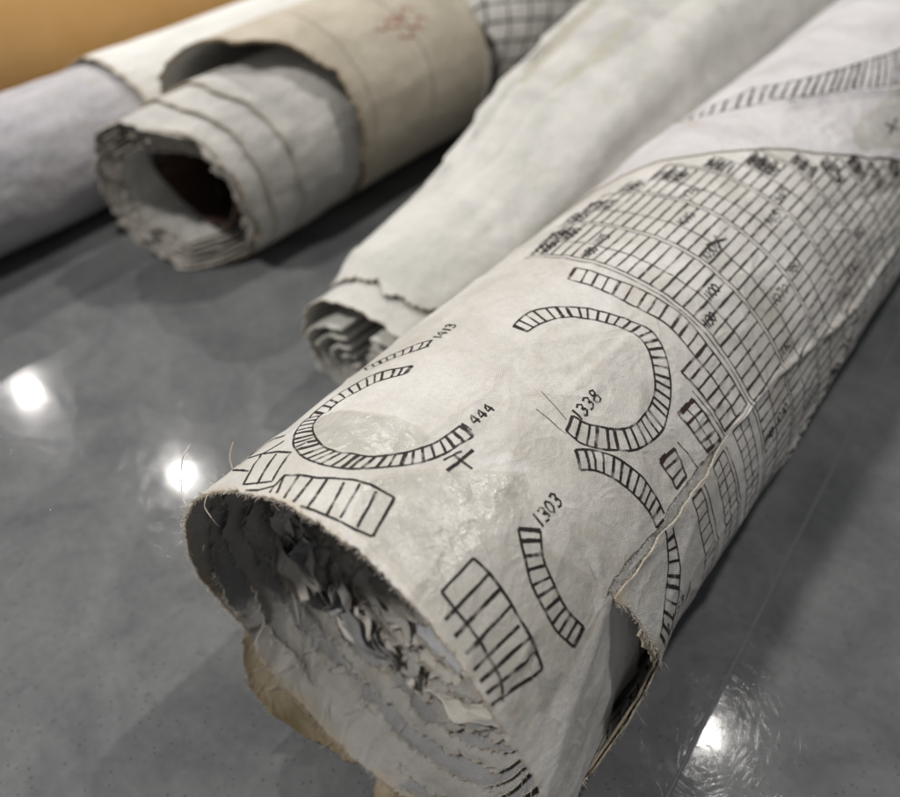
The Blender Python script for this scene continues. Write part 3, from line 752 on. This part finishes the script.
for k in range(5):
    rr = .97 - .18 * k
    def P(u, y, o=0, rr=rr, k=k):
        # a spiral: the radius shrinks along the turn; the coil is squashed flat
        a = rad(u); q = 2.75 * (rr - .16 * (u - 20) / 330) + o + .08 * nz(sin(a) * 1.4 + k, cos(a) * 1.4, y * .2)
        return (mxc(15) - .15 + q * sin(a) * 1.06, y, 2.5 + q * cos(a) * .86)
    tube_part(mid, 'winding', P, lambda u, k=k: 14.6 + .08 * k + .35 * sin(rad(u - 60)) + .22 * fbm(u * .04, 60 + k, 2, 3) + .05 * nz(u * .4, k, 1), 20, 350, 30, [M['cream'], M['cream'], M['cream']], .13, 3, step=2, attr=lambda u, v: -.5 * math.exp(-v / .1))
tube_part(mid, 'folded_lip', lambda u, y, o=0: (mxc(15) - .15 + (2.9 + o) * sin(rad(u)), y, 2.62 + (2.66 + o + .08 * nz(u * .05, y, 2)) * cos(rad(u))), lambda u: 15.0 + .5 * sin(rad(u - 60)) + .3 * fbm(u * .05, 3, 1, 3), -95, 95, 19.5, [M['cream'], M['paper'], M['fray']], .06, 3, attr=lambda u, v: -.5 * math.exp(-v / .15))

tube_part(mid, 'inner_sheet', tube_fn(mxc, lambda y: mr(y) - .14, 3.1, .10), lambda u: 17.5, -85, 120, 80, [M['paper'], M['paper'], M['fray']], .05, 3, step=3)

# -- tan cover sleeve with the worn white roll inside it
XA = -28.62
cover = empty('paper_sleeve', (-28.8, 24, 0), 'tan paper sleeve with faint red pencil marks, wrapped round the worn white roll', 'paper sleeve')
Pt = tube_fn(lambda y: -28.8, lambda y: 4.46 + .1 * sstep(30, 34, y), 8.8, .08)
def tan_ink(g, P):
    I = Ink(g, P, kx=.0763)
    for k, (a, y) in enumerate(((31, 29.2), (36, 28.6), (34, 27.8), (40, 29.6), (44, 28.9))):
        I.line([(a, y), (a + 3, y + .7), (a - 2, y + 1.1), (a + 2, y + 1.6)], .11, 3)
    I.line([(10, 29.5), (60, 29.9), (100, 29.6)], .05, 4); I.line([(-30, 25.2), (40, 25.6), (100, 25.6)], .03, 4)
tube_part(cover, 'sleeve_sheet', Pt, lambda u: interp([(-60, 20.3), (0, 21.6), (25, 23.6), (50, 24.5), (90, 24.7), (140, 25.0), (200, 23), (260, 20.5), (300, 20.3)], u) + jag(u * .2, 90, .25), -60, 300, 34.2,
          [M['tan'], M['paper'], M['varnish'], M['ink_red'], M['ink_brown']], .14, 4, extra=tan_ink)
inner = empty('paper_roll', (XA, 14, 0), 'worn greyish white roll with a dark hollow, sticking out of the tan sleeve', 'paper roll')
def ra(y): return 3.62 + .5 * sstep(34, 36, y)
Pa = tube_fn(lambda y: XA, ra, 14.2, .14)
def grid_ink(g, P):
    I = Ink(g, P, kx=.07)
    for k in range(14): I.line([(-60 + 14 * k, 35.3), (-60 + 14 * k + 40, 48)], .10, 3)
    for y in range(36, 60, 2): I.line([(a, y - a * .05 + .5 * nz(a * .03, y, 1)) for a in range(-60, 130, 12)], .13, 3)
    I.line([(40, 35), (75, 35.4), (120, 35)], .3, 3)
ya = lambda u: .55 + interp([(-120, 15.4), (-60, 15.3), (0, 15.8), (45, 17.2), (75, 17.6), (110, 18.0), (145, 18.3), (160, 17.2), (185, 16.2), (240, 15.4)], u) + .22 * fbm(u * .06, 95, 1, 3) + .1 * nz(u * .33, 9, 5) + .35 * math.exp(-((u - 150) / 7) ** 2)
tube_part(inner, 'outer_sheet', Pa, ya, -120, 240, 62, [M['paper'], M['paper'], M['fray'], M['ink_grey']], .1, 5, extra=grid_ink)
for k, (y0, dr) in enumerate(((18.5, .09), (20.2, .17))):
    tube_part(inner, 'overlapping_sheet', tube_fn(lambda y: XA, lambda y, dr=dr: 3.62 + dr, 14.2, .14), lambda u, y0=y0: y0 + .55 * (ya(u) - 16.8) + .15 * fbm(u * .05, y0, 2, 3), -120, 240, 34, [M['paper'], M['paper'], M['fray']], .07, 3, step=2)
for k in range(6):
    rr = 3.5 - .22 * k
    P = tube_fn(lambda y, k=k: XA - .02 * k, lambda y, rr=rr: rr, 24 + k * 2.2, .13, 3.62 - rr)
    tube_part(inner, 'winding', P, lambda u, k=k: ya(u if u <= 240 else u - 360) - .15 + .10 * k + .25 * fbm(u * .08, 120 + k, 1, 3), -120, 240, 40, [M['paper'], M['paper'], M['paper']], .07, 3, step=2.5)
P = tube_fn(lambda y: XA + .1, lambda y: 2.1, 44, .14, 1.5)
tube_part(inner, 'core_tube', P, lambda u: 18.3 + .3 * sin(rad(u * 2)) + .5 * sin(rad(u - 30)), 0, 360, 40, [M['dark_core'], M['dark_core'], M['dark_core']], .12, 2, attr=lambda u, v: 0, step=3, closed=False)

# -- ivory sheet round the lilac-grey roll at the far left
XP = -37.2
lil = empty('cloth_roll', (XP, 2, 0), 'lilac grey cloth roll at the left edge, its far part under an ivory sheet', 'cloth roll')
Pl = tube_fn(lambda y: XP, lambda y: 3.16 - .3 * sstep(20.5, 22, y), 33.3, .11)
tube_part(lil, 'outer_sheet', Pl, lambda u: 1 + jag(u, 5, .2), 0, 360, 60, [M['lilac'], M['lilac'], M['fray']], .08, 30, step=2.5)
ivo = empty('paper_sleeve', (XP, 20, 0), 'smooth ivory sheet wrapped round the lilac grey cloth roll beside the ochre tube', 'paper sleeve')
Pv = tube_fn(lambda y: XP + .04, lambda y: 3.34, 33.3, .10)
tube_part(ivo, 'sleeve_sheet', Pv, lambda u: 19.9 + .5 * sin(rad(u - 10)) + jag(u * .15, 15, .15), -100, 240, 80, [M['ivory'], M['ivory'], M['fray']], .08, 4, step=2)

# -- ochre cardboard tube
och = empty('cardboard_tube', (-47.5, 0, 0), 'thick ochre cardboard tube lying behind the other rolls', 'cardboard tube')
Po = tube_fn(lambda y: -46.6 - .00 * y, lambda y: 4.9, 1.3, .012)
tube_part(och, 'tube_wall', Po, lambda u: -2.0, 0, 360, 110, [M['ochre'], M['ochre'], M['ochre']], .3, 2, step=2.5)
g = Geo()   # end cap, a recessed disc
ring = [g.vert((-46.6 + 4.55 * sin(rad(a)), -1.0, 4.9 + 4.55 * cos(rad(a)))) for a in range(0, 360, 8)]
ring2 = [g.vert((-46.6 + 4.55 * sin(rad(a)), -.6, 4.9 + 4.55 * cos(rad(a)))) for a in range(0, 360, 8)]
n = len(ring)
for i in range(n): g.face([ring[i], ring[(i + 1) % n], ring2[(i + 1) % n], ring2[i]], 0)
g.face(ring, 0); g.face(ring2[::-1], 0)
g.build('end_cap', [M['ochre']], och, smooth=False)

# ================================================================== LIGHT: ceiling downlights mirrored in the table
w = bpy.data.worlds.new('World'); SC.world = w; w.use_nodes = True
bg = w.node_tree.nodes['Background']; bg.inputs[0].default_value = (.93, .95, 1, 1); bg.inputs[1].default_value = .105
def lamp(x, y, z, size, watts, col=(1, .965, .92)):
    l = bpy.data.lights.new('ceiling_downlight', 'AREA'); l.shape = 'DISK'; l.size = size; l.energy = watts; l.color = col
    o = bpy.data.objects.new('ceiling_downlight', l); COL.objects.link(o); o.location = (x, y, z)
    o.rotation_euler = (Vector((0, 0, 0)) - Vector((0, 0, 1))).to_track_quat('-Z', 'Y').to_euler()
    return o
lamp(-2.783, .794, 2.0, .062, 27)
lamp(-1.940, .897, 2.0, .062, 27)
lamp(.11, 1.20, 2.0, .075, 17)
lamp(-.75, -.95, 2.0, .22, 30)

# ================================================================== CAMERA
F = Vector((-.445, .5675, -.6928)).normalized()
U = (Vector((0, 0, 1)) - F * F.z).normalized(); Rt = F.cross(U)
cam = bpy.data.cameras.new('camera'); co = bpy.data.objects.new('camera', cam); COL.objects.link(co)
co.matrix_world = Matrix(((Rt.x, U.x, -F.x, 0), (Rt.y, U.y, -F.y, 0), (Rt.z, U.z, -F.z, .2135), (0, 0, 0, 1)))
cam.sensor_width = 36; cam.lens = 32; cam.clip_start = .005; cam.clip_end = 50
cam.dof.use_dof = True; cam.dof.focus_distance = .168; cam.dof.aperture_fstop = 10
SC.camera = co
SC.view_settings.view_transform = 'Standard'; SC.view_settings.look = 'None'
SC.view_settings.exposure = .27; SC.view_settings.gamma = 1
SC.render.engine = 'CYCLES'
SC.cycles.use_denoising = True
SC.cycles.max_bounces = 8; SC.cycles.transparent_max_bounces = 16
